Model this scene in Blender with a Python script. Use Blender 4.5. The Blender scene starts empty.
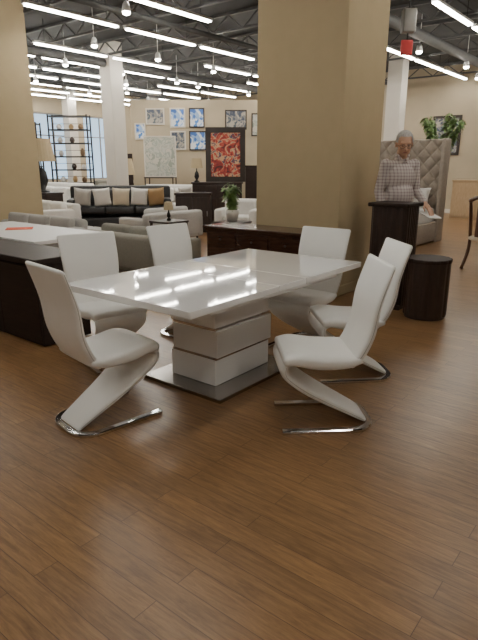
import bpy,bmesh,math,random
from mathutils import Vector,Matrix
random.seed(4)
S=bpy.context.scene
COL=S.collection
TH=math.radians(38.7)
E1=Vector((math.sin(TH),math.cos(TH),0)); E2=Vector((-math.cos(TH),math.sin(TH),0))
ROT=-TH
def RM(a,b,z=0): 
    v=E1*a+E2*b; v.z=z; return v

# ---------------------------------------------------------------- materials
def M(name,col,rough=.5,metal=0.,var=0.,scale=8.,bump=0.,bscale=80.,coat=0.,emit=0.,stretch=None,col2=None,spec=.5,trans=0.):
    m=bpy.data.materials.new(name); m.use_nodes=True
    nt=m.node_tree; b=nt.nodes['Principled BSDF']
    b.inputs['Roughness'].default_value=rough; b.inputs['Metallic'].default_value=metal
    b.inputs['Specular IOR Level'].default_value=spec
    b.inputs['Coat Weight'].default_value=coat; b.inputs['Coat Roughness'].default_value=.03
    b.inputs['Transmission Weight'].default_value=trans
    b.inputs['Base Color'].default_value=(*col,1)
    tc=nt.nodes.new('ShaderNodeTexCoord'); mp=nt.nodes.new('ShaderNodeMapping')
    nt.links.new(tc.outputs['Object'],mp.inputs['Vector'])
    if stretch: mp.inputs['Scale'].default_value=stretch
    if var>0 or col2:
        n=nt.nodes.new('ShaderNodeTexNoise'); n.inputs['Scale'].default_value=scale; n.inputs['Detail'].default_value=5
        nt.links.new(mp.outputs[0],n.inputs['Vector'])
        r=nt.nodes.new('ShaderNodeValToRGB')
        c2=col2 if col2 else tuple(min(1,c*(1+var)) for c in col)
        c1=col if col2 else tuple(c*(1-var) for c in col)
        r.color_ramp.elements[0].position=.32; r.color_ramp.elements[1].position=.68
        r.color_ramp.elements[0].color=(*c1,1); r.color_ramp.elements[1].color=(*c2,1)
        nt.links.new(n.outputs['Fac'],r.inputs['Fac']); nt.links.new(r.outputs[0],b.inputs['Base Color'])
    if bump>0:
        n2=nt.nodes.new('ShaderNodeTexNoise'); n2.inputs['Scale'].default_value=bscale
        nt.links.new(tc.outputs['Object'],n2.inputs['Vector'])
        bp=nt.nodes.new('ShaderNodeBump'); bp.inputs['Strength'].default_value=bump; bp.inputs['Distance'].default_value=.01
        nt.links.new(n2.outputs['Fac'],bp.inputs['Height']); nt.links.new(bp.outputs[0],b.inputs['Normal'])
    if emit>0:
        b.inputs['Emission Color'].default_value=(*col,1); b.inputs['Emission Strength'].default_value=emit
    return m

leather=M('white_leatherette',(.88,.87,.835),.34,var=.012,bump=.05,bscale=260)
seam_m=M('seam_leatherette',(.52,.50,.46),.5,var=.02)
lacquer=M('white_gloss_lacquer',(.88,.875,.86),.05,coat=.9,var=.01,scale=3)
satinwhite=M('satin_white_top',(.90,.89,.87),.45,var=.01,spec=.3)
chrome=M('chrome',(.80,.80,.82),.08,1.,var=.02)
steel=M('brushed_steel',(.36,.34,.32),.22,1.,var=.08,stretch=(1,30,1))
bandm=M('chrome_band',(.68,.67,.66),.08,1.,var=.02)
tan=M('tan_wallpaper',(.47,.375,.225),.85,var=.02,scale=6)
beige=M('beige_paint',(.45,.38,.27),.85,var=.04,scale=2)
offwhite=M('offwhite_paint',(.66,.62,.55),.7,var=.03,scale=3)
ceil_m=M('dark_ceiling_deck',(.035,.036,.036),.8,var=.2,scale=2)
joist_m=M('grey_steel_joist',(.085,.085,.085),.6,var=.15)
winframe=M('grey_window_frame',(.30,.30,.29),.5,var=.05)
mahog=M('mahogany',(.035,.014,.008),.25,var=0,col2=(.065,.028,.016),scale=3,stretch=(2,14,14),coat=.3)
espresso=M('espresso_wood',(.022,.012,.009),.36,col2=(.038,.020,.014),scale=4,stretch=(12,12,1),coat=.1)
espmatte=M('espresso_matte_top',(.022,.013,.010),.62,col2=(.036,.020,.014),scale=4,stretch=(12,12,1),spec=.25)
darkwood=M('dark_walnut',(.018,.010,.008),.55,col2=(.028,.016,.012),scale=4,stretch=(1,12,12),spec=.35)
woodmid=M('reddish_wood',(.07,.028,.014),.35,col2=(.11,.045,.022),scale=5,stretch=(10,10,1))
paleoak=M('pale_oak',(.45,.32,.18),.5,col2=(.55,.40,.25),stretch=(10,10,1))
greyfab=M('grey_fabric',(.46,.44,.41),.9,var=.06,scale=60,bump=.3,bscale=300)
greyl=M('light_grey_fabric',(.52,.50,.47),.9,var=.06,scale=60,bump=.3,bscale=300)
taupe=M('taupe_fabric',(.27,.255,.215),.85,var=.06,scale=50,bump=.2,bscale=200)
blackfab=M('black_leather',(.02,.02,.022),.4,var=.1,bump=.1)
whitefab=M('white_fabric',(.78,.76,.72),.8,var=.03,bump=.2,bscale=200)
creamfab=M('cream_fabric',(.70,.62,.48),.9,var=.05)
tanfab=M('tan_fabric',(.42,.28,.14),.9,var=.08)
bedfab=M('greige_velvet',(.40,.345,.285),.7,var=.07,scale=20)
blackmet=M('black_metal',(.025,.025,.025),.4,.6,var=.1)
whitemet=M('white_enamel',(.75,.75,.73),.4,var=.02)
lamp_em=M('fluorescent_tube',(1,.955,.865),.5,emit=49)
spot_em=M('spot_bulb',(1,.94,.83),.5,emit=70)
red_m=M('red_plastic',(.6,.03,.03),.4,var=.05)
greybox=M('grey_box',(.25,.24,.22),.5,var=.05)
orange_m=M('orange_paper',(.80,.10,.03),.7,var=.15,scale=20)
paper_m=M('paper',(.8,.78,.74),.8,var=.03)
leaf_m=M('green_leaf',(.09,.17,.045),.5,col2=(.20,.30,.09),scale=9)
soil=M('soil',(.05,.03,.02),.95,var=.2)
pot_m=M('ceramic_pot',(.55,.53,.5),.3,var=.05)
wicker=M('brown_basket',(.16,.10,.055),.8,var=.2,scale=40)
shade_m=M('linen_shade',(.38,.30,.18),.8,var=.04,emit=.18)
skin=M('skin',(.62,.36,.24),.5,var=.05,scale=20)
hair=M('grey_hair',(.46,.45,.43),.8,var=.2,scale=80,stretch=(1,1,.3))
trous=M('dark_trousers',(.05,.05,.06),.85,var=.1)
shoe_m=M('black_shoe',(.02,.017,.015),.35,var=.1)
eye_m=M('dark_eye',(.10,.07,.06),.3,var=.1)
lip_m=M('lips',(.42,.18,.14),.5,var=.05)
dark_frame=M('dark_frame',(.03,.02,.015),.4,var=.1)
glass_frame=M('thin_metal_frame',(.16,.14,.12),.4,.5,var=.1)

def plaid():
    m=M('plaid_cotton',(.55,.5,.48),.85); nt=m.node_tree; b=nt.nodes['Principled BSDF']
    tc=nt.nodes.new('ShaderNodeTexCoord')
    outs=[]
    for ax in ('X','Z'):
        w=nt.nodes.new('ShaderNodeTexWave'); w.bands_direction=ax; w.inputs['Scale'].default_value=9; w.inputs['Distortion'].default_value=.2
        nt.links.new(tc.outputs['Object'],w.inputs['Vector']); 
        r=nt.nodes.new('ShaderNodeValToRGB'); r.color_ramp.elements[0].position=.60; r.color_ramp.elements[1].position=.85
        nt.links.new(w.outputs['Fac'],r.inputs['Fac']); outs.append(r.outputs[0])
    ad=nt.nodes.new('ShaderNodeMath'); ad.operation='ADD'
    nt.links.new(outs[0],ad.inputs[0]); nt.links.new(outs[1],ad.inputs[1])
    r=nt.nodes.new('ShaderNodeValToRGB'); r.color_ramp.elements[0].color=(.62,.56,.53,1); r.color_ramp.elements[1].color=(.33,.26,.26,1)
    ml=nt.nodes.new('ShaderNodeMath'); ml.operation='MULTIPLY'; ml.inputs[1].default_value=.5
    nt.links.new(ad.outputs[0],ml.inputs[0]); nt.links.new(ml.outputs[0],r.inputs['Fac']); nt.links.new(r.outputs[0],b.inputs['Base Color'])
    return m
plaid_m=plaid()

def floor_mat():
    m=bpy.data.materials.new('laminate_planks'); m.use_nodes=True; nt=m.node_tree; b=nt.nodes['Principled BSDF']
    L=nt.links.new
    tc=nt.nodes.new('ShaderNodeTexCoord')
    br=nt.nodes.new('ShaderNodeTexBrick'); br.offset=.37; br.inputs['Scale'].default_value=1
    br.inputs['Brick Width'].default_value=1.22; br.inputs['Row Height'].default_value=.105
    br.inputs['Mortar Size'].default_value=.0017; br.inputs['Mortar Smooth'].default_value=.4
    br.inputs['Color1'].default_value=(0,0,0,1); br.inputs['Color2'].default_value=(1,1,1,1); br.inputs['Mortar'].default_value=(.5,.5,.5,1)
    L(tc.outputs['Object'],br.inputs['Vector'])
    mp=nt.nodes.new('ShaderNodeMapping'); mp.inputs['Scale'].default_value=(3.0,30,1); L(tc.outputs['Object'],mp.inputs['Vector'])
    add=nt.nodes.new('ShaderNodeVectorMath'); add.operation='ADD'; sc=nt.nodes.new('ShaderNodeVectorMath'); sc.operation='SCALE'; sc.inputs['Scale'].default_value=30
    L(br.outputs['Color'],sc.inputs[0]); L(mp.outputs[0],add.inputs[0]); L(sc.outputs[0],add.inputs[1])
    n=nt.nodes.new('ShaderNodeTexNoise'); n.inputs['Scale'].default_value=1.9; n.inputs['Detail'].default_value=9; n.inputs['Roughness'].default_value=.72; n.inputs['Distortion'].default_value=.6
    L(add.outputs[0],n.inputs['Vector'])
    r=nt.nodes.new('ShaderNodeValToRGB'); e=r.color_ramp.elements
    e[0].position=.30; e[0].color=(.138,.070,.029,1); e[1].position=.70; e[1].color=(.330,.186,.082,1)
    L(n.outputs['Fac'],r.inputs['Fac'])
    mix=nt.nodes.new('ShaderNodeMix'); mix.data_type='RGBA'; mix.blend_type='MULTIPLY'; mix.inputs['Factor'].default_value=1
    r2=nt.nodes.new('ShaderNodeValToRGB'); r2.color_ramp.elements[0].color=(.86,.86,.86,1); r2.color_ramp.elements[1].color=(1.08,1.08,1.06,1)
    L(br.outputs['Color'],r2.inputs['Fac']); L(r.outputs[0],mix.inputs['A']); L(r2.outputs[0],mix.inputs['B'])
    mx2=nt.nodes.new('ShaderNodeMix'); mx2.data_type='RGBA'; L(br.outputs['Fac'],mx2.inputs['Factor']); L(mix.outputs['Result'],mx2.inputs['A']); mx2.inputs['B'].default_value=(.085,.042,.019,1)
    L(mx2.outputs['Result'],b.inputs['Base Color'])
    b.inputs['Roughness'].default_value=.31; b.inputs['Specular IOR Level'].default_value=.45
    bp=nt.nodes.new('ShaderNodeBump'); bp.inputs['Strength'].default_value=.09; bp.inputs['Distance'].default_value=.004
    L(n.outputs['Fac'],bp.inputs['Height']); L(bp.outputs[0],b.inputs['Normal'])
    return m
floor_m=floor_mat()

def art_mat(name,cols,scale=5):
    m=bpy.data.materials.new(name); m.use_nodes=True; nt=m.node_tree; b=nt.nodes['Principled BSDF']
    tc=nt.nodes.new('ShaderNodeTexCoord'); n=nt.nodes.new('ShaderNodeTexNoise'); n.inputs['Scale'].default_value=scale; n.inputs['Detail'].default_value=3; n.inputs['Distortion'].default_value=1.2
    r=nt.nodes.new('ShaderNodeValToRGB'); r.color_ramp.interpolation='CONSTANT'
    els=r.color_ramp.elements
    els[0].position=.0; els[0].color=(*cols[0],1); els[1].position=.36; els[1].color=(*cols[1],1)
    for i,c in enumerate(cols[2:]):
        el=els.new(.44+.07*i); el.color=(*c,1)
    nt.links.new(tc.outputs['Object'],n.inputs['Vector']); nt.links.new(n.outputs['Fac'],r.inputs['Fac']); nt.links.new(r.outputs[0],b.inputs['Base Color'])
    return m

# ---------------------------------------------------------------- builders
def mkobj(name,bm,mat,parent=None,loc=(0,0,0),rot=(0,0,0),smooth=False,**props):
    me=bpy.data.meshes.new(name)
    bmesh.ops.recalc_face_normals(bm,faces=bm.faces[:])
    if smooth:
        for f in bm.faces: f.smooth=True
    bm.to_mesh(me); bm.free()
    me.materials.append(mat)
    ob=bpy.data.objects.new(name,me); COL.objects.link(ob)
    ob.location=loc; ob.rotation_euler=rot
    if parent: ob.parent=parent
    for k,v in props.items(): ob[k]=v
    return ob
def thing(name,label,cat,loc,rz=0,**props):
    e=bpy.data.objects.new(name,None); COL.objects.link(e); e.empty_display_size=.1
    e.location=loc; e.rotation_euler=(0,0,rz); e['label']=label; e['category']=cat
    for k,v in props.items(): e[k]=v
    return e
def addbox(bm,size,loc=(0,0,0),bev=0,seg=2,rot=None):
    r=bmesh.ops.create_cube(bm,size=1); vs=r['verts']
    m=Matrix.Translation(Vector(loc))
    if rot: m=m@Matrix.Rotation(rot[0],4,rot[1])
    m=m@Matrix.Diagonal((*size,1))
    bmesh.ops.transform(bm,matrix=m,verts=vs)
    if bev>0:
        es=list({e for v in vs for e in v.link_edges})
        bmesh.ops.bevel(bm,geom=es,offset=min(bev,min(size)*.49),segments=seg,profile=.5,affect='EDGES')
def box(name,size,loc,mat,parent=None,bev=.004,seg=2,rot=(0,0,0),smooth=False,**p):
    bm=bmesh.new(); addbox(bm,size,(0,0,0),bev,seg); return mkobj(name,bm,mat,parent,loc,rot,smooth,**p)
def lathe(bm,prof,seg=24,sx=1,sy=1,fn=None):
    rings=[]
    for r,z in prof:
        ring=[]
        for i in range(seg):
            a=2*math.pi*i/seg; k=fn(a) if fn else 1
            ring.append(bm.verts.new((r*k*math.cos(a)*sx,r*k*math.sin(a)*sy,z)))
        rings.append(ring)
    for A,B in zip(rings,rings[1:]):
        for i in range(seg): bm.faces.new((A[i],A[(i+1)%seg],B[(i+1)%seg],B[i]))
    bm.faces.new(rings[0][::-1]); bm.faces.new(rings[-1])
def tube(bm,pts,r,seg=8,cap=True):
    pts=[Vector(p) for p in pts]; rs=r if isinstance(r,(list,tuple)) else [r]*len(pts)
    rings=[]; prev=None
    for i,p in enumerate(pts):
        t=(pts[min(i+1,len(pts)-1)]-pts[max(i-1,0)]).normalized()
        if prev is None:
            n=t.orthogonal().normalized()
        else:
            n=(prev-t*prev.dot(t)).normalized()
        prev=n; b=t.cross(n)
        rings.append([bm.verts.new(p+(n*math.cos(2*math.pi*k/seg)+b*math.sin(2*math.pi*k/seg))*rs[i]) for k in range(seg)])
    for A,B in zip(rings,rings[1:]):
        for i in range(seg): bm.faces.new((A[i],A[(i+1)%seg],B[(i+1)%seg],B[i]))
    if cap: bm.faces.new(rings[0][::-1]); bm.faces.new(rings[-1])
def tubeobj(name,pts,r,mat,parent,seg=8,smooth=True,**p):
    bm=bmesh.new(); tube(bm,pts,r,seg); return mkobj(name,bm,mat,parent,smooth=smooth,**p)
def flatbar(bm,pts,w,h,z0):
    rings=[]
    pts=[Vector((p[0],p[1],0)) for p in pts]
    for i,p in enumerate(pts):
        t=(pts[min(i+1,len(pts)-1)]-pts[max(i-1,0)]).normalized(); s=Vector((t.y,-t.x,0))
        rings.append([bm.verts.new(p+s*(w/2*a)+Vector((0,0,z0+b*h))) for a,b in ((-1,.25),(-.8,0),(.8,0),(1,.25),(1,.75),(.8,1),(-.8,1),(-1,.75))])
    for A,B in zip(rings,rings[1:]):
        for i in range(8): bm.faces.new((A[i],A[(i+1)%8],B[(i+1)%8],B[i]))
    bm.faces.new(rings[0][::-1]); bm.faces.new(rings[-1])
def catmull(pts,n=6):
    out=[]; P=[pts[0]]+list(pts)+[pts[-1]]
    for i in range(1,len(P)-2):
        for k in range(n):
            t=k/n; o=[]
            for a,b,c,d in zip(P[i-1],P[i],P[i+1],P[i+2]):
                o.append(.5*((2*b)+(-a+c)*t+(2*a-5*b+4*c-d)*t*t+(-a+3*b-3*c+d)*t**3))
            out.append(tuple(o))
    out.append(tuple(pts[-1])); return out
def strip(bm,pts,N=36,p=.34,round_end=.022):
    pts=catmull(pts,6)
    n=len(pts); fr=[]
    for i in range(n):
        a=pts[max(i-1,0)]; b=pts[min(i+1,n-1)]
        t=Vector((0,b[0]-a[0],b[1]-a[1])).normalized(); nn=Vector((0,-t.z,t.y))
        fr.append((Vector((0,pts[i][0],pts[i][1])),t,nn,pts[i][2],pts[i][3]))
    full=[]
    c,t,nn,hw,th=fr[0]
    for k in (1.,.75,.45,.18): full.append((c-t*(round_end*math.sin(k*math.pi/2)*.8),nn,hw-round_end*(1-math.cos(k*math.pi/2)),th*(math.cos(k*math.pi/2)*.75+.25)))
    full+= [(c,nn,hw,th) for c,t,nn,hw,th in fr]
    c,t,nn,hw,th=fr[-1]
    for k in (.18,.45,.75,1.): full.append((c+t*(round_end*math.sin(k*math.pi/2)*.8),nn,hw-round_end*(1-math.cos(k*math.pi/2)),th*(math.cos(k*math.pi/2)*.75+.25)))
    rings=[]
    for c,nn,hw,th in full:
        ring=[]
        for k in range(N):
            a=2*math.pi*k/N; ca,sa=math.cos(a),math.sin(a)
            x=math.copysign(abs(ca)**p,ca)*hw; q=math.copysign(abs(sa)**.6,sa)*th/2
            ring.append(bm.verts.new(c+Vector((x,0,0))+nn*q))
        rings.append(ring)
    for A,B in zip(rings,rings[1:]):
        for i in range(N): bm.faces.new((A[i],A[(i+1)%N],B[(i+1)%N],B[i]))
    bm.faces.new(rings[0][::-1]); bm.faces.new(rings[-1])
def copy_thing(root,loc,rz,**props):
    r=root.copy(); COL.objects.link(r); r.location=loc; r.rotation_euler=(0,0,rz)
    for k,v in props.items(): r[k]=v
    def rec(o,n):
        for c in list(o.children):
            d=c.copy(); COL.objects.link(d); d.parent=n; d.matrix_parent_inverse=c.matrix_parent_inverse.copy(); rec(c,d)
    rec(root,r); return r
def hz(h): return math.atan2(-h[0],h[1])
def pillow(bm,w,h,t,n=12):
    def P(u,v,s):
        e=(1-u**4)*(1-v**4)
        return Vector((u*w/2*(1-.07*(1-v*v)),s*t/2*max(e,0)**.5,v*h/2*(1-.07*(1-u*u))))
    g={}
    for s in (1,-1):
        for i in range(n+1):
            for j in range(n+1):
                u=-1+2*i/n; v=-1+2*j/n
                if s==-1 and (i in(0,n) or j in(0,n)): g[s,i,j]=g[1,i,j]
                else: g[s,i,j]=bm.verts.new(P(u,v,s))
    for s in (1,-1):
        for i in range(n):
            for j in range(n): bm.faces.new((g[s,i,j],g[s,i+1,j],g[s,i+1,j+1],g[s,i,j+1]))

# ---------------------------------------------------------------- room shell
CH=4.5
A0,A1,B0,B1=-6,18.3,-8,20.3
fl=box('floor',(B1-B0,A1-A0,.1),(0,0,0),floor_m,bev=0)
for v in fl.data.vertices:
    v.co.x+= -(B0+B1)/2; v.co.y+=(A0+A1)/2; v.co.z-=.05
fl.rotation_euler=(0,0,ROT); fl['kind']='structure'
cl=box('ceiling',(B1-B0,A1-A0,.1),(0,0,0),ceil_m,bev=0)
for v in cl.data.vertices:
    v.co.x+= -(B0+B1)/2; v.co.y+=(A0+A1)/2; v.co.z+=CH+.05
cl.rotation_euler=(0,0,ROT); cl['kind']='structure'
def roombox(name,a0,a1,b0,b1,z0,z1,mat,bev=0,**p):
    c=RM((a0+a1)/2,(b0+b1)/2,(z0+z1)/2)
    return box(name,(abs(b1-b0),abs(a1-a0),z1-z0),c,mat,rot=(0,0,ROT),bev=bev,**p)
roombox('wall_back',A1,A1+.2,B0,B1+.2,0,CH,beige,kind='structure')
roombox('wall_front',A0-.2,A0,B0,B1+.2,0,CH,offwhite,kind='structure')
roombox('wall_right',A0,A1,B0-.2,B0,0,CH,offwhite,kind='structure')
wins=[(3.0,5.6),(6.4,9.0),(9.8,12.0),(12.5,14.3),(14.8,16.6)]
bm=bmesh.new()
def wl(a0,a1,z0,z1):
    addbox(bm,(.2,a1-a0,z1-z0),(-(B1+.1),(a0+a1)/2,(z0+z1)/2))
wl(A0,A1,0,.9); wl(A0,A1,3.5,CH)
prev=A0
for a0,a1 in wins:
    wl(prev,a0,.9,3.5); prev=a1
wl(prev,A1,.9,3.5)
w=mkobj('wall_left',bm,beige,rot=(0,0,ROT),kind='structure')
for i,(a0,a1) in enumerate(wins):
    bm=bmesh.new(); c=(a0+a1)/2; L=a1-a0
    for s,l in [((.08,L,.06),(0,0,.03)),((.08,L,.06),(0,0,2.57)),((.08,.06,2.6),(0,-L/2+.03,1.3)),((.08,.06,2.6),(0,L/2-.03,1.3)),((.06,.05,2.6),(0,0,1.3)),((.06,L,.05),(0,0,1.75))]:
        addbox(bm,s,l)
    mkobj('window_%d'%(i+1),bm,winframe,loc=RM(c,B1+.1,.9),rot=(0,0,ROT),kind='structure')
roombox('baseboard_back',A1-.02,A1,B0,B1,0,.12,offwhite,kind='structure')
roombox('baseboard_left',A0,A1-.02,B1-.02,B1,0,.12,offwhite,kind='structure')
k=0
a=1.0
while a<18:
    k+=1
    bm=bmesh.new()
    addbox(bm,(B1-B0-.2,.07,.05),(-(B0+B1)/2,a,4.47)); addbox(bm,(B1-B0-.2,.07,.04),(-(B0+B1)/2,a,4.16))
    b=B0+.3; up=True
    while b<B1-.6:
        z0,z1=(4.16,4.46) if up else (4.46,4.16)
        L=math.hypot(.4,.3); ang=math.atan2(z1-z0,-.4)
        r=bmesh.ops.create_cube(bm,size=1)
        m=Matrix.Translation((-(b+.2),a,4.31))@Matrix.Rotation(-ang,4,'Y')@Matrix.Diagonal((L,.025,.025,1))
        bmesh.ops.transform(bm,matrix=m,verts=r['verts'])
        b+=.4; up=not up
    mkobj('trim_%d'%k,bm,joist_m,rot=(0,0,ROT),kind='structure')
    a+=1.7
for j,b in enumerate((4.6,7.9,12.0,16.2)):
    bm=bmesh.new(); tube(bm,[(-b,-2,3.98+.0),(-b,18.2,3.98)],.05 if j%2 else .10,12)
    mkobj('trim_%d'%(k+1+j),bm,joist_m,rot=(0,0,ROT),smooth=True,kind='structure')

# columns
def column(corner,w,d,mat,label,z1=CH):
    c=Vector((corner[0],corner[1],0))+E2*(w/2)+E1*(d/2)
    e=thing('column',label,'column',c,ROT)
    box('shaft',(w,d,z1-.0),(0,0,z1/2),mat,e,bev=.01)
    box('plinth',(w+.03,d+.03,.12),(0,0,.06),mat,e,bev=.01)
    return e
column((1.13,6.2),1.17,.98,tan,'wide square column wrapped in tan wallpaper beside mahogany sideboard')
column((-4.60,10.0),1.2,1.15,tan,'wide square tan-papered column behind grey sectional sofa')
for p,wd in (((-3.25,14.8),.42),((-3.45,23.5),.42),((-6.7,22.6),.4),((4.45,16.0),.42),((-1.0,24.5),.3)):
    column(p,wd,wd,offwhite,'slim square white-painted structural column')

# ---------------------------------------------------------------- fluorescent fixtures
def fixture():
    e=thing('fluorescent_light','suspended white strip fixture with bright fluorescent tubes','ceiling light',(0,0,4.0),ROT,group='fluorescent strip lights under the ceiling')
    bm=bmesh.new(); addbox(bm,(.10,1.95,.045),(0,0,.025),.005); mkobj('housing',bm,whitemet,e)
    for x in (-.03,.03): tubeobj('tube',[(x,-.93,-.016),(x,.93,-.016)],.014,lamp_em,e)
    for y in (-.7,.7): tubeobj('hanger',[(0,y,.045),(0,y,.5)],.006,blackmet,e,6)
    return e
fx=fixture(); first=True
rows={-3.0:[0,6],-.6:[-2,1,7],1.5:[-2.6,2.2,6.4,10.6],3.6:[-1,3.2,10.4,12.5,14.6,16.7],5.7:[0,4.4,13.0,15.05,17.1],7.2:[7.2],
 8.8:[2,6.4,8.5,10.6,13.8,16.5],10.3:[5,12.4,14.5,16.6],11.3:[3.5,8.1,10.2,15.5],12.6:[7,9.1,11.2,13.3,15.4],14.0:[5.8,7.9,10,14.2,16.3],15.3:[7.3,9.4,11.5,13.6,15.7],16.6:[8.3,10.4,12.5,16.7],17.9:[8.5,11.6,13.7,15.8],19.2:[10.2,12.3,14.4,16.5]}
for b,As in rows.items():
    for a in As:
        p=RM(a,b,4.0)
        if first: fx.location=p; first=False
        else: copy_thing(fx,p,ROT)
def spot():
    e=thing('track_spotlight','small white track spotlight with glowing bulb','spotlight',(0,0,3.9),ROT,group='track spotlights under the ceiling')
    bm=bmesh.new(); lathe(bm,[(.03,.14),(.055,.10),(.070,0)],16); mkobj('lamp_head',bm,whitemet,e,smooth=True)
    bm=bmesh.new(); lathe(bm,[(.060,-.004),(.055,-.03),(.03,-.045)],16); mkobj('bulb',bm,spot_em,e,smooth=True)
    tubeobj('stem',[(0,0,.13),(0,0,.72)],.008,whitemet,e,6)
    return e
sp=spot(); first=True
for a,b in ((6.2,7.2),(7.4,9.6),(5.6,10.0),(9.2,9.7),(11.2,9.8),(10,11.9),(13,12.0),(12.6,14.8),(15,9.6),(9.3,14.8),(15.5,12.0),(12,4.8),(14.5,4.6),(16.5,4.9),(10.5,2.8),(13.5,6.6),(8.3,11.9),(12.0,16.0),(14.6,16.0),(17,10.9),(10.6,7.4),(16.8,7.2),(14,8.0),(11.3,13.3),(13.5,17.3),(16.5,14.7),(9.8,16.0),(7.2,13.3),(12,11.9),(16,17.3)):
    p=RM(a,b,3.78)
    if first: sp.location=p; first=False
    else: copy_thing(sp,p,ROT)

# ---------------------------------------------------------------- dining table
T=thing('dining_table','glossy white rectangular extension dining table on stacked block pedestal','table',(-.085,3.85,0),ROT)
W_,L_=1.14,1.97
hl=L_/2-.165
for sgn in (-1,1):
    box('tabletop',(W_,hl,.042),(0,sgn*(.165+hl/2),.739),lacquer,T,bev=.004)
box('extension_leaf',(W_,.322,.042),(0,0,.739),lacquer,T,bev=.004)
box('under_frame',(W_-.16,L_-.5,.05),(0,0,.692),lacquer,T)
for x in (-.3,.3): box('slide_rail',(.03,L_-.7,.025),(x,0,.655),steel,T)
pc=(-.015,-.045)
z=.03
for i in range(3):
    o=(-.010,.012,-.010)[i]
    box('pedestal_block',(.42,.62,.187),(pc[0]+o,pc[1],z+.0935),lacquer,T,bev=.003)
    z+=.187
    box('chrome_band',(.410,.612,.020),(pc[0],pc[1],z+.010),bandm,T,bev=.001,label='polished chrome spacer band'); z+=.020
box('support_plate',(.36,.56,.668-z+.003),(pc[0],pc[1],(z+.668)/2),lacquer,T,bev=.001)
box('base_plate',(.74,.92,.028),(pc[0],pc[1],.014),steel,T,bev=.004,label='brushed steel floor plate')

# ---------------------------------------------------------------- chairs
GR='white cantilever dining chairs around the table'
def zchair():
    e=thing('dining_chair','white leatherette Z-shaped cantilever dining chair with chrome base','chair',(0,0,0),0,group=GR)
    B=[(-.140,.412,.200,.05),(-.190,.475,.206,.062),(-.238,.60,.217,.055),(-.262,.77,.230,.044),(-.322,.965,.236,.030)]
    bm=bmesh.new(); strip(bm,B); mkobj('backrest',bm,leather,e,smooth=True)
    bm=bmesh.new(); strip(bm,[(-.180,.440,.210,.055),(-.10,.427,.22,.080),(.05,.430,.225,.092),(.17,.449,.225,.084),(.238,.444,.22,.066)]); mkobj('seat',bm,leather,e,smooth=True)
    Lg=[(.18,.440,.205,.05),(.238,.412,.205,.052),(.232,.350,.198,.052),(.135,.262,.175,.052),(.005,.178,.150,.050),(-.12,.108,.132,.044),(-.215,.055,.120,.038),(-.25,.034,.116,.030)]
    bm=bmesh.new(); strip(bm,Lg); mkobj('leg_panel',bm,leather,e,smooth=True)
    pts=[(.195,.25),(.195,.1),(.195,-.05),(.195,-.16)]
    for k in range(1,9):
        an=math.pi/2*k/8; pts.append((.195-.13*(1-math.cos(an)),-.16-.13*math.sin(an)))
    pts+=[(-x,y) for x,y in pts[::-1]]
    bm=bmesh.new(); flatbar(bm,pts,.040,.024,0); mkobj('base_frame',bm,chrome,e,smooth=False)
    for q in (B,Lg[1:]):
        l=catmull(q,4)
        for sx in (-1,1): tubeobj('piping',[(sx*(u[2]-.001),u[0],u[1]) for u in l],.0026,seam_m,e,6,label='slightly darker stitched seam')
    return e
zc=zchair()
chairs=[((-.81,3.08),(.73,.683),'white Z-shaped cantilever chair at the near short table end'),
((-1.02,4.05),(.60,-.80),'white Z-shaped cantilever chair beside the dark wood credenza'),
((-.42,4.73),(.72,-.69),'white Z-shaped cantilever chair in front of the taupe sofa'),
((.55,4.44),(-.625,-.78),'white Z-shaped cantilever chair pushed in beside the column'),
((.49,3.04),(-.996,-.06),'white Z-shaped cantilever chair pulled out from the table'),
((.81,3.80),(-.99,-.10),'white Z-shaped cantilever chair tucked under the long table side')]
for i,(p,h,lab) in enumerate(chairs):
    if i==0: zc.location=(p[0],p[1],0); zc.rotation_euler=(0,0,hz(h)); zc['label']=lab
    else: copy_thing(zc,(p[0],p[1],0),hz(h),label=lab)

# ---------------------------------------------------------------- sideboard by column
c=Vector((.74,5.84,0))+E2*.76+E1*.24
sb=thing('sideboard','dark mahogany sideboard with moulded top against the tan column','sideboard',c,ROT)
box('body',(1.44,.44,.66),(0,0,.40),mahog,sb,bev=.006)
box('top',(1.54,.50,.035),(0,0,.765),mahog,sb,bev=.012)
box('cornice',(1.48,.47,.03),(0,0,.735),mahog,sb,bev=.008)
box('plinth',(1.48,.46,.08),(0,0,.04),mahog,sb,bev=.01)
for i in range(3):
    x=-.475+.475*i
    dr=box('drawer',(.44,.02,.16),(x,-.228,.63),mahog,sb,bev=.006)
    bm=bmesh.new(); bmesh.ops.create_uvsphere(bm,u_segments=12,v_segments=8,radius=.013); mkobj('knob',bm,espresso,dr,loc=(0,-.02,0),smooth=True)
    dd=box('door',(.44,.02,.42),(x,-.228,.32),mahog,sb,bev=.006)
    box('door_panel',(.33,.015,.30),(0,-.008,0),mahog,dd,bev=.006)
    bm=bmesh.new(); bmesh.ops.create_uvsphere(bm,u_segments=12,v_segments=8,radius=.013); mkobj('knob',bm,espresso,dd,loc=(.18,-.02,.05),smooth=True)

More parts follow.
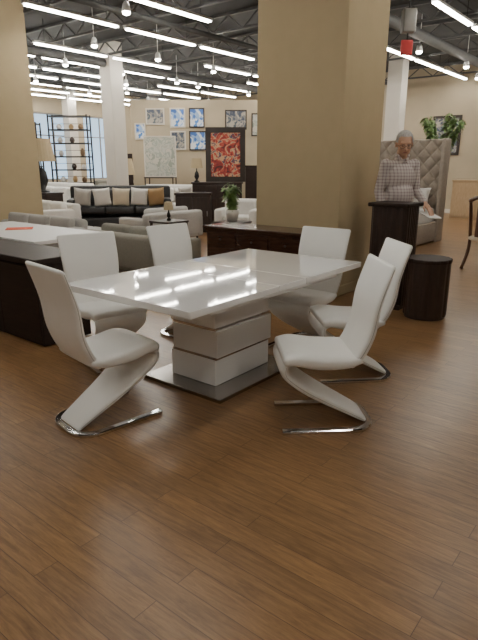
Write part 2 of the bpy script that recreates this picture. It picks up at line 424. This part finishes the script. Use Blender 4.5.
# ---------------------------------------------------------------- fluted cabinet + drum
cb=thing('cabinet','tall dark espresso fluted pedestal cabinet beside the column','cabinet',(1.67,5.86,0),ROT)
def sq(a):
    c_,s_=abs(math.cos(a)),abs(math.sin(a)); return (1/((c_**6+s_**6)**(1/6)))*(1+.016*math.cos(a*28))
bm=bmesh.new(); lathe(bm,[(.205,.04),(.205,1.08)],140,1,.92,sq); mkobj('body',bm,espresso,cb)
box('top',(.45,.42,.04),(0,0,1.10),espmatte,cb,bev=.01)
box('plinth',(.40,.37,.05),(0,0,.025),espresso,cb,bev=.005)
dr=thing('drum_table','round dark espresso drum table with scalloped sides','side table',(1.91,5.38,0),0)
bm=bmesh.new(); lathe(bm,[(.205,.03),(.205,.57)],144,1,1,lambda a:1+.05*abs(math.sin(a*7))); mkobj('body',bm,espresso,dr)
bm=bmesh.new(); lathe(bm,[(.210,.57),(.212,.575),(.212,.60),(.208,.607)],144,1,1,lambda a:1+.05*abs(math.sin(a*7))); mkobj('top',bm,espmatte,dr)
bm=bmesh.new(); lathe(bm,[(.20,0),(.20,.03)],48); mkobj('plinth',bm,espresso,dr)

# ---------------------------------------------------------------- left foreground: dark credenza, white table
c=Vector((-1.66,4.33,0))
cr=thing('credenza','low near-black wooden credenza beside the white chairs','credenza',c+E2*.95+E1*.27,ROT)
box('body',(1.86,.48,.70),(0,0,.36),darkwood,cr,bev=.005)
box('top',(1.92,.54,.05),(0,0,.735),darkwood,cr,bev=.008)
for i in range(3):
    d=box('door',(.61,.02,.64),(-.615+.615*i,-.245,.37),darkwood,cr,bev=.003)
wt=thing('dining_table','white rectangular table with splayed legs behind the dark credenza','table',(-2.55,6.37,0),ROT)
box('tabletop',(2.1,.95,.04),(0,0,.75),satinwhite,wt,bev=.006)
for x in (-.95,.95):
    for y in (-.38,.38): 
        bm=bmesh.new(); tube(bm,[(x,y,0),(x*.95,y*.9,.735)],[.02,.032],12); mkobj('leg',bm,satinwhite,wt,smooth=True)
def paper(name,lab,cat,mat,loc,w,h,rz,z=.773):
    bm=bmesh.new(); addbox(bm,(w,h,.006),(0,0,0),.002)
    o=mkobj(name,bm,mat,loc=(loc[0],loc[1],z),rot=(0,0,rz)); o['label']=lab; o['category']=cat
paper('placemat','bright red-orange sheet lying on the white table','placemat',orange_m,(-2.62,6.50),.30,.24,.3)

# ---------------------------------------------------------------- sofas
def sofa(lab,loc,rz,w,mat,d=.9,sh=.42,bh=.78,ah=.6,n=2,arms=True,name='sofa',cat='sofa',headrest=False,cmat=None):
    cmat=cmat or mat
    e=thing(name,lab,cat,loc,rz)
    aw=.18 if arms else 0
    box('base',(w,d-.04,.22),(0,0,.20),mat,e,bev=.03,seg=3,smooth=True)
    box('backrest',(w,.22,bh-.12),(0,-d/2+.11,.12+(bh-.12)/2),mat,e,bev=.06,seg=4,smooth=True)
    if arms:
        for s in (-1,1): box('armrest',(aw,d,ah-.10),(s*(w/2-aw/2),0,.10+(ah-.10)/2),mat,e,bev=.05,seg=4,smooth=True)
    iw=(w-2*aw)/n
    for i in range(n):
        x=-w/2+aw+iw*(i+.5)
        box('seat_cushion',(iw-.01,d-.24,.16),(x,.10,sh-.04),cmat,e,bev=.05,seg=4,smooth=True)
        box('back_cushion',(iw-.02,.18,.40),(x,-d/2+.29,sh+.02+(bh-.12-sh)*.5+.02),cmat,e,bev=.07,seg=4,smooth=True,rot=(-.15,0,0))
        if headrest: box('headrest',(iw-.08,.14,.22),(x,-d/2+.10,bh+.03),cmat,e,bev=.06,seg=4,smooth=True,rot=(-.2,0,0))
    for sx in (-1,1):
        for sy in (-1,1):
            tubeobj('leg',[(sx*(w/2-.1),sy*(d/2-.1),0),(sx*(w/2-.1),sy*(d/2-.1),.10)],.02,blackmet,e,10)
    return e
sofa('taupe leather sofa seen from behind near the white chairs',Vector((-1.42,7.75,0)),ROT,1.6,taupe,n=2,bh=.60,ah=.52)
sofa('grey fabric sectional sofa with low back and adjustable headrests',Vector((-3.1,9.5,0)),ROT,2.3,greyfab,n=3,bh=.56,ah=.5,headrest=True,d=1.0)
sofa('light grey upholstered sofa facing the showroom aisle',Vector((-1.55,11.0,0)),ROT+math.pi*.5,1.5,greyl,n=2,bh=.62,ah=.52)
sofa('black leather sofa piled with cushions',Vector((-2.85,13.3,0)),math.pi+.15,2.4,blackfab,n=3,bh=1.02,sh=.52,ah=.74,cmat=blackfab)
sofa('large white sofa near the shelving rack',Vector((-5.3,16.2,0)),math.pi+ROT,2.4,whitefab,n=3,bh=1.0)
sofa('white sofa next to the slim white column',Vector((-1.9,16.0,0)),math.pi-.1,1.8,whitefab,n=2,bh=.95)
sofa('small white armchair beside potted plant',Vector((.05,12.0,0)),math.pi*.9,.95,whitefab,n=1,bh=.78,name='armchair',cat='armchair')
sofa('white two seat sofa near the ottoman',Vector((-4.25,12.1,0)),math.pi*.75,1.5,whitefab,n=2,bh=.7)
sofa('dark grey armchair by the slim column',Vector((-4.6,18.9,0)),math.pi*.9,1.0,taupe,n=1,bh=1.0,name='armchair',cat='armchair')
def cushion(x,y,z,m,lab,r,grp,rx=.28,rz=.15,w=.40,h=.44):
    bm=bmesh.new(); pillow(bm,w,h,.13)
    o=mkobj('throw_cushion',bm,m,loc=(x,y,z),rot=(rx,r,rz),smooth=True); o['label']=lab; o['category']='cushion'; o['group']=grp
for x,m,lab,r in ((-3.64,greyfab,'grey throw cushion on black sofa',.15),(-3.20,whitefab,'white throw cushion on black sofa',-.08),(-2.77,creamfab,'cream throw cushion on black sofa',.06),(-2.35,whitefab,'white throw cushion on black sofa',.1),(-1.96,tanfab,'tan throw cushion on black sofa',-.08)):
    cushion(x,12.97+(x+2.85)*.15,.775,m,lab,r,'throw cushions on the black sofa')
for x,m,lab,r in ((-2.4,tanfab,'tan throw cushion on white sofa',.1),(-1.5,greyfab,'grey throw cushion on white sofa',-.1)):
    cushion(x,15.72-(x+1.9)*.1,.70,m,lab,r,'throw cushions on the white sofa',rz=-.1)
ot=thing('ottoman','round pale tufted ottoman between sofas','ottoman',(-4.35,14.6,0),0)
bm=bmesh.new(); lathe(bm,[(.36,.08),(.42,.12),(.43,.3),(.40,.40),(.3,.43),(.05,.42)],32); mkobj('cushion',bm,creamfab,ot,smooth=True)
bm=bmesh.new(); lathe(bm,[(.30,0),(.32,.09)],24); mkobj('base',bm,espresso,ot)

def plant(lab,loc,ph,pr,top,spread,nl,leafl,t0=.3,z0=0,pm=pot_m,droop=.35,pw=2.6):
    e=thing('potted_plant',lab,'plant',(loc[0],loc[1],z0),0)
    bm=bmesh.new(); lathe(bm,[(pr*.7,0),(pr*.95,ph*.6),(pr,ph),(pr*.85,ph)],24); mkobj('pot',bm,pm,e,smooth=True)
    bm=bmesh.new(); lathe(bm,[(pr*.8,ph-.03),(pr*.8,ph+.004)],20); mkobj('soil',bm,soil,e)
    bl=bmesh.new()
    ns=9
    for s in range(ns):
        a=2*math.pi*s/ns+random.random(); rr=spread*random.uniform(.25,.95); hh=(top-ph)*random.uniform(.80,1)
        P=[Vector((math.cos(a)*rr*(t**pw),math.sin(a)*rr*(t**pw),ph+hh*t)) for t in [i/8 for i in range(9)]]
        tubeobj('stem',P,[.012*(1-.7*i/8) for i in range(9)],leaf_m,e,6)
        for k in range(nl):
            t=random.uniform(t0,1); i=min(int(t*8),7); p=P[i].lerp(P[i+1],t*8-i)
            az=random.uniform(0,2*math.pi); el=random.uniform(-.6,.6); d=Vector((math.cos(az)*math.cos(el),math.sin(az)*math.cos(el),math.sin(el)))
            sd=d.cross(Vector((0,0,1))).normalized(); L=leafl*random.uniform(.7,1.2); w=L*.24
            pts=[p,p+d*L*.35+sd*w-Vector((0,0,.01)),p+d*L*.7+sd*w*.7-Vector((0,0,.03)),p+d*L-Vector((0,0,L*droop)),p+d*L*.7-sd*w*.7-Vector((0,0,.03)),p+d*L*.35-sd*w-Vector((0,0,.01))]
            vs=[bl.verts.new(q) for q in pts]; bl.faces.new((vs[0],vs[1],vs[5])); bl.faces.new((vs[1],vs[2],vs[4],vs[5])); bl.faces.new((vs[2],vs[3],vs[4]))
    mkobj('foliage',bl,leaf_m,e,kind='stuff')
    return e
def sidetable(lab,loc,s,h,mat,rz=ROT):
    e=thing('side_table',lab,'side table',(loc[0],loc[1],0),rz)
    box('tabletop',(s,s,.035),(0,0,h-.0175),mat,e,bev=.004); box('shelf',(s-.06,s-.06,.02),(0,0,.16),mat,e,bev=.003)
    for x in (-1,1):
        for y in (-1,1): box('leg',(.035,.035,h-.035),(x*(s/2-.03),y*(s/2-.03),(h-.035)/2),mat,e,bev=.003)
    return e
sidetable('square black end table holding a leafy plant',(-.12,9.6),.5,.55,espresso)
plant('bushy green plant in a pale ceramic pot on end table',(-.12,9.6),.20,.12,.66,.26,40,.13,t0=.1,z0=.55)
plant('bushy fine-leaved indoor tree behind the tufted bed',(4.35,12.35),.35,.18,2.62,.62,150,.13,t0=.70,droop=.5,pw=3,pm=wicker)

cs=thing('chest','tall dark wood chest below the red painting','chest',(-.55,14.2,0),0)
box('body',(1.25,.45,1.0),(0,0,.55),espresso,cs,bev=.006); box('top',(1.31,.5,.035),(0,0,1.068),espresso,cs,bev=.006); box('plinth',(1.2,.42,.06),(0,0,.03),espresso,cs,bev=.004)
for r in range(3):
    for q in (-1,1):
        d=box('drawer',(.58,.02,.29),(q*.305,-.23,.24+r*.31),espresso,cs,bev=.004)
        bm=bmesh.new(); bmesh.ops.create_uvsphere(bm,u_segments=10,v_segments=8,radius=.016); mkobj('knob',bm,chrome,d,loc=(0,-.02,0))
def painting(lab,loc,w,h,rz,mat,fr=.06,tilt=0,frame=dark_frame):
    e=thing('framed_painting',lab,'painting',loc,rz); e.rotation_euler=(tilt,0,rz)
    bm=bmesh.new()
    for s,l in (((w,.04,fr),(0,0,fr/2)),((w,.04,fr),(0,0,h-fr/2)),((fr,.04,h-2*fr+.002),(-w/2+fr/2,0,h/2)),((fr,.04,h-2*fr+.002),(w/2-fr/2,0,h/2))): addbox(bm,s,l,0)
    mkobj('frame',bm,frame,e)
    box('canvas',(w-2*fr+.005,.015,h-2*fr+.005),(0,.005,h/2),mat,e,bev=0)
    return e
red_art=art_mat('red_abstract',[(.10,.02,.02),(.30,.03,.03),(.50,.08,.05),(.60,.38,.22),(.09,.08,.13),(.28,.04,.04)],6)
blue_art=art_mat('blue_abstract',[(.02,.06,.25),(.05,.15,.5),(.3,.45,.7),(.75,.78,.8),(.05,.2,.55)],3)
dark_art=art_mat('dark_abstract',[(.03,.04,.08),(.06,.08,.12),(.2,.2,.2),(.4,.36,.3),(.08,.1,.12)],4)
pale_art=art_mat('pale_abstract',[(.42,.42,.36),(.50,.50,.45),(.34,.38,.33),(.55,.52,.45),(.30,.33,.28)],4)
painting('large red and gold abstract painting in a dark wide frame',(-.34,14.2,1.088),1.00,1.32,0,red_art,.13,tilt=-.05)
def partition(n,c,w,h,mat,rz):
    return box('wall_partition_%s'%n,(w,.14,h),(c[0],c[1],h/2),mat,rot=(0,0,rz),bev=0,kind='structure')
partition('gallery',(-1.2,18.6),4.6,3.5,beige,0)
for x,z,w,h,m in ((-1.98,2.66,.5,.60,blue_art),(-1.36,2.66,.5,.60,blue_art),(-1.98,1.98,.5,.58,dark_art),(-1.34,1.96,.56,.60,blue_art),(-.1,2.6,.7,.6,dark_art),(-2.7,2.75,.6,.5,dark_art),(-3.2,2.3,.35,.5,blue_art),(.65,2.4,.5,.7,pale_art)):
    painting('small framed abstract picture on beige display wall',(x,18.50,z),w,h,0,m,.04,frame=offwhite if x<-1.5 else dark_frame)
painting('large pale abstract picture leaning beside the slim column',(-2.42,17.3,1.15),.98,1.2,0,pale_art,.03,frame=offwhite)
sidetable('low dark stand under the pale picture',(-2.42,17.3),.9,1.15,espresso,0)
painting('gold framed wall picture above the bed',RM(18.27,4.2,1.9),1.0,1.1,ROT,pale_art,.08,frame=tan)
painting('dark framed picture on the back wall',RM(18.27,6.2,1.8),.9,1.2,ROT,dark_art,.08)
painting('tan framed picture on the back wall',RM(18.27,2.6,1.7),.8,1.0,ROT,pale_art,.08,frame=tan)
painting('wide dark picture on the far wall',RM(18.27,12.6,1.9),1.6,1.0,ROT,dark_art,.08)
painting('blue picture on the far wall',RM(18.27,10.4,1.8),1.0,1.2,ROT,blue_art,.08)
painting('dark picture near the corner of the far wall',RM(18.27,15.2,1.9),1.2,1.2,ROT,dark_art,.08)
painting('blue picture near the corner of the far wall',RM(18.27,17.6,2.0),1.1,1.1,ROT,blue_art,.08)
def table_lamp(lab,loc,z0,s=1):
    e=thing('table_lamp',lab,'lamp',(loc[0],loc[1],z0),0)
    bm=bmesh.new(); lathe(bm,[(.09*s,0),(.09*s,.02),(.03*s,.05),(.08*s,.16*s),(.06*s,.28*s),(.015,.34*s),(.012,.46*s)],20); mkobj('base',bm,blackmet,e,smooth=True)
    bm=bmesh.new(); lathe(bm,[(.20*s,.42*s),(.15*s,.72*s)],28); mkobj('lamp_shade',bm,shade_m,e,smooth=False)
    return e
def chest2(lab,p,rz=ROT):
    c2=thing('chest',lab,'chest',(p[0],p[1],0),rz)
    box('body',(.9,.45,.8),(0,0,.44),espresso,c2,bev=.006); box('top',(.95,.5,.03),(0,0,.855),espresso,c2,bev=.005); box('plinth',(.86,.42,.04),(0,0,.02),espresso,c2,bev=.003)
    for r in range(2): box('drawer',(.84,.02,.34),(0,-.23,.26+r*.38),espresso,c2,bev=.004)
chest2('dark wood chest carrying a large table lamp',(-4.72,13.4))
table_lamp('table lamp with dark base and linen shade on chest',(-4.72,13.4),.87,1.7)
table_lamp('table lamp with linen shade on tall dark chest',(-1.07,14.15),1.086,.8)
chest2('dark wood chest beside the white sofa',(-6.6,15.4))
table_lamp('table lamp with linen shade on chest by the windows',(-6.6,15.4),.87,1.2)
sidetable('square black end table beside the light grey sofa',(-1.25,9.75),.5,.55,espresso)
table_lamp('small table lamp on the black end table',(-1.25,9.75),.55,.45)
sidetable('square black end table beside the white sofa',(-3.35,16.4),.5,.6,espresso)
table_lamp('table lamp on end table beside the white sofa',(-3.35,16.4),.60,1.5)
sidetable('square black end table near the gallery wall',(-.35,16.3),.5,.6,espresso)
table_lamp('table lamp on end table near the gallery wall',(-.35,16.3),.60,1.5)
def rack(lab,loc,w,h,n,rz=0):
    e=thing('shelving_rack',lab,'shelf',(loc[0],loc[1],0),rz)
    for x in (-1,1):
        for y in (-1,1): box('post',(.04,.04,h),(x*w/2,y*.2,h/2),blackmet,e,bev=0)
    for i in range(n): box('shelf',(w,.42,.04),(0,0,.15+(h-.2)*i/(n-1)),blackmet,e,bev=0)
    for i in range(n-1): box('cross_brace',(w,.012,.012),(0,.2,.15+(h-.2)*(i+.5)/(n-1)),blackmet,e,bev=0)
    return [.17+(h-.2)*i/(n-1) for i in range(n)]
zs=rack('tall black metal open shelving rack',(-5.3,17.9),1.2,3.0,8)
zs2=rack('tall black metal open shelving rack',(-6.9,18.2),1.0,2.8,7)
rack('tall black metal open shelving rack',(-3.1,20.6),1.1,2.8,7)
mats=[whitefab,pot_m,tanfab,wicker,greyfab,espresso]
q=0
for (x0,y0,zz) in ((-5.3,17.9,zs),(-6.9,18.2,zs2)):
    for zi in zz[2:-1]:
        for dx in (-.33,.05,.35):
            q+=1
            if q%4==0: continue
            r=random.uniform(.06,.10); h=random.uniform(.14,.24)
            bm=bmesh.new(); lathe(bm,[(r*.6,0),(r,h*.4),(r*.8,h*.8),(r*.4,h*.9),(r*.5,h)],14)
            o=mkobj('vase',bm,mats[q%6],loc=(x0+dx,y0,zi+.001),smooth=True); o['label']='small decorative vase standing on the metal shelving rack'; o['category']='vase'; o['group']='vases on the shelving racks'
def cabinet(lab,loc,s,mat,rz=0,nd=2):
    e=thing('cabinet',lab,'cabinet',(loc[0],loc[1],0),rz)
    box('body',(s[0],s[1],s[2]-.06),(0,0,(s[2]-.06)/2),mat,e,bev=.005); box('top',(s[0]+.04,s[1]+.04,.05),(0,0,s[2]-.035),mat,e,bev=.005)
    for i in range(nd):
        d=box('door',(s[0]/nd-.03,.02,s[2]-.16),(-s[0]/2+s[0]/nd*(i+.5),-s[1]/2-.005,s[2]/2-.02),mat,e,bev=.004)
        box('handle',(.015,.02,.12),(s[0]/nd*.3,-.02,0),chrome,d,bev=.003)
cabinet('dark wood cabinet next to the gallery wall',(.9,17.5),(1.4,.5,1.5),darkwood)
cabinet('black low cabinet behind the white armchair',(-1.05,12.8),(.8,.45,.9),espresso)
cabinet('dark wood display cabinet by the windows',(-8.3,16.2),(1.4,.5,1.3),darkwood,ROT)
cabinet('pale wooden cabinet at the back of the showroom',(6.9,15.9),(1.4,.5,1.1),paleoak,ROT)
cabinet('tall dark cabinet near the slim column',(-4.1,20.3),(.8,.5,1.9),darkwood)

# ---------------------------------------------------------------- bed
hb=Vector((4.15,11.2,0))
bc=hb+E2*1.0
bed=thing('bed','greige tufted upholstered bed with tall winged headboard','bed',bc-E1*1.05,ROT)
def tuft(bm,w,h,nx,nz,depth,thick):
    N,Mz=nx*8,nz*8; g=[]
    for i in range(N+1):
        row=[]
        for j in range(Mz+1):
            u=i/8; v=j/8
            dd=(abs(math.sin(math.pi*(u+v)/2))*abs(math.sin(math.pi*(u-v)/2)))**.35
            row.append(bm.verts.new((-w/2+w*i/N,-thick/2-depth*dd,h*j/Mz)))
        g.append(row)
    for i in range(N):
        for j in range(Mz): bm.faces.new((g[i][j],g[i+1][j],g[i+1][j+1],g[i][j+1]))
bm=bmesh.new(); tuft(bm,1.9,1.50,14,10,.045,.08); mkobj('tufted_panel',bm,bedfab,bed,loc=(0,1.02,.48),smooth=True)
box('headboard',(2.0,.12,2.0),(0,1.06,1.0),bedfab,bed,bev=.03,seg=3,smooth=True)
for s in (-1,1): box('headboard_wing',(.08,.34,2.0),(s*1.0,.90,1.0),bedfab,bed,bev=.03,seg=3,smooth=True)
box('footboard',(2.0,.10,.62),(0,-1.05,.31),bedfab,bed,bev=.03,seg=3,smooth=True)
for s in (-1,1): box('side_rail',(.08,1.95,.38),(s*.96,-.05,.22),bedfab,bed,bev=.02,seg=3,smooth=True)
box('mattress',(1.80,1.98,.34),(0,-.03,.50),whitefab,bed,bev=.08,seg=4,smooth=True)
box('blanket',(1.84,.9,.05),(0,-.45,.68),blackfab,bed,bev=.02,seg=3,smooth=True)
for x,y,m,lab in ((-.5,.72,whitefab,'white bed pillow against tufted headboard'),(.5,.72,whitefab,'white bed pillow against tufted headboard'),(.35,.48,blackfab,'dark accent pillow on the bed'),(-.35,.48,blackfab,'dark accent pillow on the bed')):
    bm=bmesh.new(); pillow(bm,.65 if m is whitefab else .5,.42,.16)
    q=bc-E1*1.05+E1*y-E2*x
    o=mkobj('bed_pillow',bm,m,loc=(q.x,q.y,.87),rot=(-.35,0,ROT),smooth=True); o['label']=lab; o['category']='pillow'; o['group']='pillows on the tufted bed'

# wooden dining chair at the right edge
wc=thing('wooden_chair','dark reddish wooden side chair with curved legs','chair',(3.70,7.95,0),hz((.93,.36)))
for x in (-.2,.2):
    tubeobj('leg',catmull([(x,.2,.45),(x*1.05,.22,.3),(x,.2,.12),(x*1.05,.24,0)],4),[.028]*5+[.024]*4+[.018]*4,woodmid,wc,10)
    tubeobj('leg',catmull([(x,-.2,.45),(x,-.22,.25),(x*1.05,-.30,0)],4),.024,woodmid,wc,10)
    tubeobj('back_post',catmull([(x,-.2,.44),(x*1.02,-.22,.7),(x*.95,-.28,1.02)],4),.024,woodmid,wc,10)
box('seat',(.46,.46,.07),(0,0,.46),creamfab,wc,bev=.03,seg=3,smooth=True)
tubeobj('crest_rail',catmull([(-.2,-.28,1.0),(0,-.29,1.06),(.2,-.28,1.0)],5),.030,woodmid,wc,10)
box('splat',(.14,.02,.52),(0,-.245,.75),woodmid,wc)

hg=thing('hanging_sign','small hanging grey box with a red panel below it','sign',(2.82,10.0,0),0)
tubeobj('rod',[(0,0,3.9),(0,0,4.5)],.012,blackmet,hg)
box('housing',(.22,.18,.36),(0,0,3.80),greybox,hg,bev=.02)
box('red_panel',(.20,.05,.24),(0,0,3.40),red_m,hg,bev=.02)
tubeobj('link',[(0,0,3.51),(0,0,3.63)],.012,blackmet,hg)

# ---------------------------------------------------------------- person
def capsule(bm,p1,r1,p2,r2,seg=14):
    p1=Vector(p1);p2=Vector(p2); d=(p2-p1); L=d.length; t=d.normalized()
    pts=[];rs=[]
    for k in range(5):
        a=math.pi/2*(1-k/4.5); pts.append(p1-t*r1*math.sin(a)); rs.append(max(r1*math.cos(a),r1*.08))
    for k in range(5):
        a=math.pi/2*((k+.5)/4.5); pts.append(p2+t*r2*math.sin(a)); rs.append(max(r2*math.cos(a),r2*.08))
    tube(bm,pts,rs,seg)
def ell(bm,c,r,seg=20,rot=None):
    q=bmesh.ops.create_uvsphere(bm,u_segments=seg,v_segments=seg//2+2,radius=1)
    m=Matrix.Translation(Vector(c))
    if rot: m=m@rot
    bmesh.ops.transform(bm,matrix=m@Matrix.Diagonal((*r,1)),verts=q['verts'])
def remeshed(name,bm,mat,parent,voxel=.008,it=6):
    o=mkobj(name,bm,mat,parent,smooth=True)
    m=o.modifiers.new('r','REMESH'); m.mode='VOXEL'; m.voxel_size=voxel; m.use_smooth_shade=True
    s=o.modifiers.new('s','SMOOTH'); s.iterations=it; s.factor=.5
    bpy.context.view_layer.update()
    dg=bpy.context.evaluated_depsgraph_get()
    me=bpy.data.meshes.new_from_object(o.evaluated_get(dg)); o.modifiers.clear(); o.data=me
    if not me.materials: me.materials.append(mat)
    for p in me.polygons: p.use_smooth=True
    return o
man=thing('person','man with grey hair and glasses in a checked shirt, forearm raised','person',(1.83,6.36,0),math.radians(14))
sh=1.505
Ls=(.178,.01,sh); Rs=(-.178,.01,sh)
Le=(.235,.04,1.22); Lh=(.255,-.17,1.07)
Re=(-.228,.04,1.21); Rh=(-.21,-.04,.96)
hc=Vector((0,-.045,1.725))
HM=Matrix.Translation(hc)@Matrix.Rotation(math.radians(-20),4,'Z')@Matrix.Rotation(math.radians(16),4,'X')@Matrix.Scale(1.08,4)
def headpts(bm,fn):
    n0=set(bm.verts); fn(bm); vs=[v for v in bm.verts if v not in n0]; bmesh.ops.transform(bm,matrix=HM,verts=vs)
V=Vector
def headgeo(bm):
    ell(bm,V((0,.01,.025)),(.078,.096,.092)); ell(bm,V((0,-.025,-.045)),(.064,.070,.072)); ell(bm,V((0,-.073,-.095)),(.027,.022,.02))
    capsule(bm,V((0,-.088,.012)),.010,V((0,-.113,-.028)),.017,10)
    capsule(bm,V((-.04,-.078,.03)),.013,V((.04,-.078,.03)),.013,10)
    for s in (-1,1):
        ell(bm,V((s*.079,.012,-.008)),(.013,.022,.034),12); ell(bm,V((s*.036,-.073,-.025)),(.024,.018,.020),12)
bm=bmesh.new()
ell(bm,(0,0,1.0),(.160,.115,.13)); ell(bm,(0,-.02,1.16),(.155,.128,.16)); ell(bm,(0,0,1.36),(.17,.115,.18)); capsule(bm,(-.12,.01,1.495),.058,(.12,.01,1.495),.058)
capsule(bm,(0,.01,1.50),.064,(0,-.016,1.64),.060)
headpts(bm,headgeo)
for s,e,h in ((Ls,Le,Lh),(Rs,Re,Rh)):
    capsule(bm,s,.052,e,.042); capsule(bm,e,.040,h,.027)
for s in (-1,1):
    capsule(bm,(s*.085,0,.97),.09,(s*.095,-.01,.52),.058); capsule(bm,(s*.095,-.01,.52),.056,(s*.105,.02,.09),.038)
    capsule(bm,(s*.105,.02,.05),.038,(s*.12,-.14,.035),.032)
def hand(bm,w,dirn,side,palmn):
    w=Vector(w); d=Vector(dirn).normalized(); n=Vector(palmn).normalized(); sd=d.cross(n).normalized()*side
    capsule(bm,w,.026,w+d*.05,.030,12); 
    for k in (-1,0,1): capsule(bm,w+d*.01+sd*k*.018,.014,w+d*.085+sd*k*.026,.013,10)
    Ls_=[.070,.078,.072,.056]
    for k in range(4):
        b=w+d*.085+sd*(.030-.020*k); l=Ls_[k]
        p1=b+d*l*.45+n*.012; p2=p1+d*l*.3+n*.022; p3=p2+d*l*.12+n*.022
        capsule(bm,b,.0092,p1,.009,8); capsule(bm,p1,.009,p2,.0084,8); capsule(bm,p2,.0084,p3,.0075,8)
    b=w+d*.025+sd*.030; p1=b+sd*.028+d*.025+n*.008; p2=p1+d*.032+sd*.006+n*.016
    capsule(bm,b,.013,p1,.0105,8); capsule(bm,p1,.0105,p2,.009,8)
hd=(Vector(Lh)-Vector(Le)).normalized()
hand(bm,Vector(Lh),hd+Vector((.05,0,0)),-1,(0,-.2,-1))
hand(bm,Vector(Rh),(Vector(Rh)-Vector(Re)),1,(.6,0,-.1))
body=remeshed('body',bm,skin,man,.0065,3)
bm=bmesh.new()
ell(bm,(0,0,1.02),(.175,.135,.10)); ell(bm,(0,-.02,1.16),(.173,.146,.17)); ell(bm,(0,0,1.35),(.186,.13,.185)); capsule(bm,(-.13,.01,1.490),.068,(.13,.01,1.490),.068)
capsule(bm,(0,.012,1.51),.077,(0,.005,1.58),.070)
for s,e,h in ((Ls,Le,Lh),(Rs,Re,Rh)):
    s,e,h=Vector(s),Vector(e),Vector(h); capsule(bm,s,.065,e,.056); capsule(bm,e,.055,e.lerp(h,.80),.042)
remeshed('shirt',bm,plaid_m,man,.009,5)
for s in (-1,1):
    bm=bmesh.new(); capsule(bm,(s*.018,-.088,1.53),.013,(s*.066,-.045,1.605),.013,8); capsule(bm,(s*.066,-.045,1.605),.013,(s*.03,.068,1.62),.013,8)
    remeshed('collar',bm,plaid_m,man,.006,3)
bm=bmesh.new()
ell(bm,(0,0,.97),(.172,.13,.11))
for s in (-1,1): capsule(bm,(s*.085,0,.95),.10,(s*.095,-.01,.52),.076); capsule(bm,(s*.095,-.01,.52),.074,(s*.105,.02,.12),.062)
remeshed('trousers',bm,trous,man,.01,5)
for s in (-1,1):
    bm=bmesh.new(); capsule(bm,(s*.105,.035,.046),.046,(s*.12,-.15,.042),.042); ell(bm,(s*.105,.03,.075),(.045,.055,.05))
    for v in bm.verts: v.co.z=max(v.co.z,0)
    remeshed('shoe',bm,shoe_m,man,.006,2)
bm=bmesh.new(); ell(bm,V((0,.020,.034)),(.087,.102,.098),40)
for f in list(bm.faces):
    c_=f.calc_center_median()
    if (c_.y<-.040 and c_.z<.082) or c_.z<-.06 or (c_.y<.0 and c_.z<.015): bm.faces.remove(f)
for v in [v for v in bm.verts if not v.link_faces]: bm.verts.remove(v)
for v in bm.verts: v.co+=v.co.normalized()*random.uniform(-.002,.004)
bmesh.ops.transform(bm,matrix=HM,verts=bm.verts[:])
mkobj('hair',bm,hair,man,smooth=True)
bm=bmesh.new()
for s in (-1,1):
    c_=V((s*.033,-.106,.002)); pts=[]
    for i in range(21):
        a=math.pi*2*i/20; pts.append(c_+Vector((.027*math.cos(a),0,.019*math.sin(a))))
    tube(bm,pts,.0022,6,cap=False)
    tube(bm,[V((s*.059,-.106,.006)),V((s*.085,-.06,.006)),V((s*.092,.01,.004))],.002,6)
tube(bm,[V((-.009,-.107,.004)),V((.009,-.107,.004))],.0022,6)
bmesh.ops.transform(bm,matrix=HM,verts=bm.verts[:])
mkobj('glasses',bm,glass_frame,man)
for s in (-1,1):
    bm=bmesh.new(); ell(bm,V((s*.032,-.085,.002)),(.010,.008,.005),12); bmesh.ops.transform(bm,matrix=HM,verts=bm.verts[:]); mkobj('eye',bm,eye_m,man,smooth=True)
bm=bmesh.new(); ell(bm,V((0,-.095,-.062)),(.024,.007,.005),12); bmesh.ops.transform(bm,matrix=HM,verts=bm.verts[:]); mkobj('mouth',bm,lip_m,man,smooth=True)
hp=man.matrix_basis@(Vector(Lh)+hd*.12+Vector((.0,0,-.045)))
bk=box('booklet',(.15,.21,.012),(hp.x,hp.y,hp.z),paper_m,bev=.002,rot=(.25,0,math.radians(20)))
bk['label']='folded pale leaflet held in the man\'s hand'; bk['category']='booklet'

# ---------------------------------------------------------------- world + camera
w=bpy.data.worlds.new('World'); S.world=w; w.use_nodes=True
w.node_tree.nodes['Background'].inputs[0].default_value=(.60,.80,1,1); w.node_tree.nodes['Background'].inputs[1].default_value=1.6
cam=bpy.data.cameras.new('camera'); co=bpy.data.objects.new('camera',cam); COL.objects.link(co)
co.location=(0,0,1.5); co.rotation_euler=(math.radians(90-16.01),0,0)
cam.sensor_fit='VERTICAL'; cam.sensor_height=36; cam.lens=36*540/640; cam.clip_end=200
S.camera=co
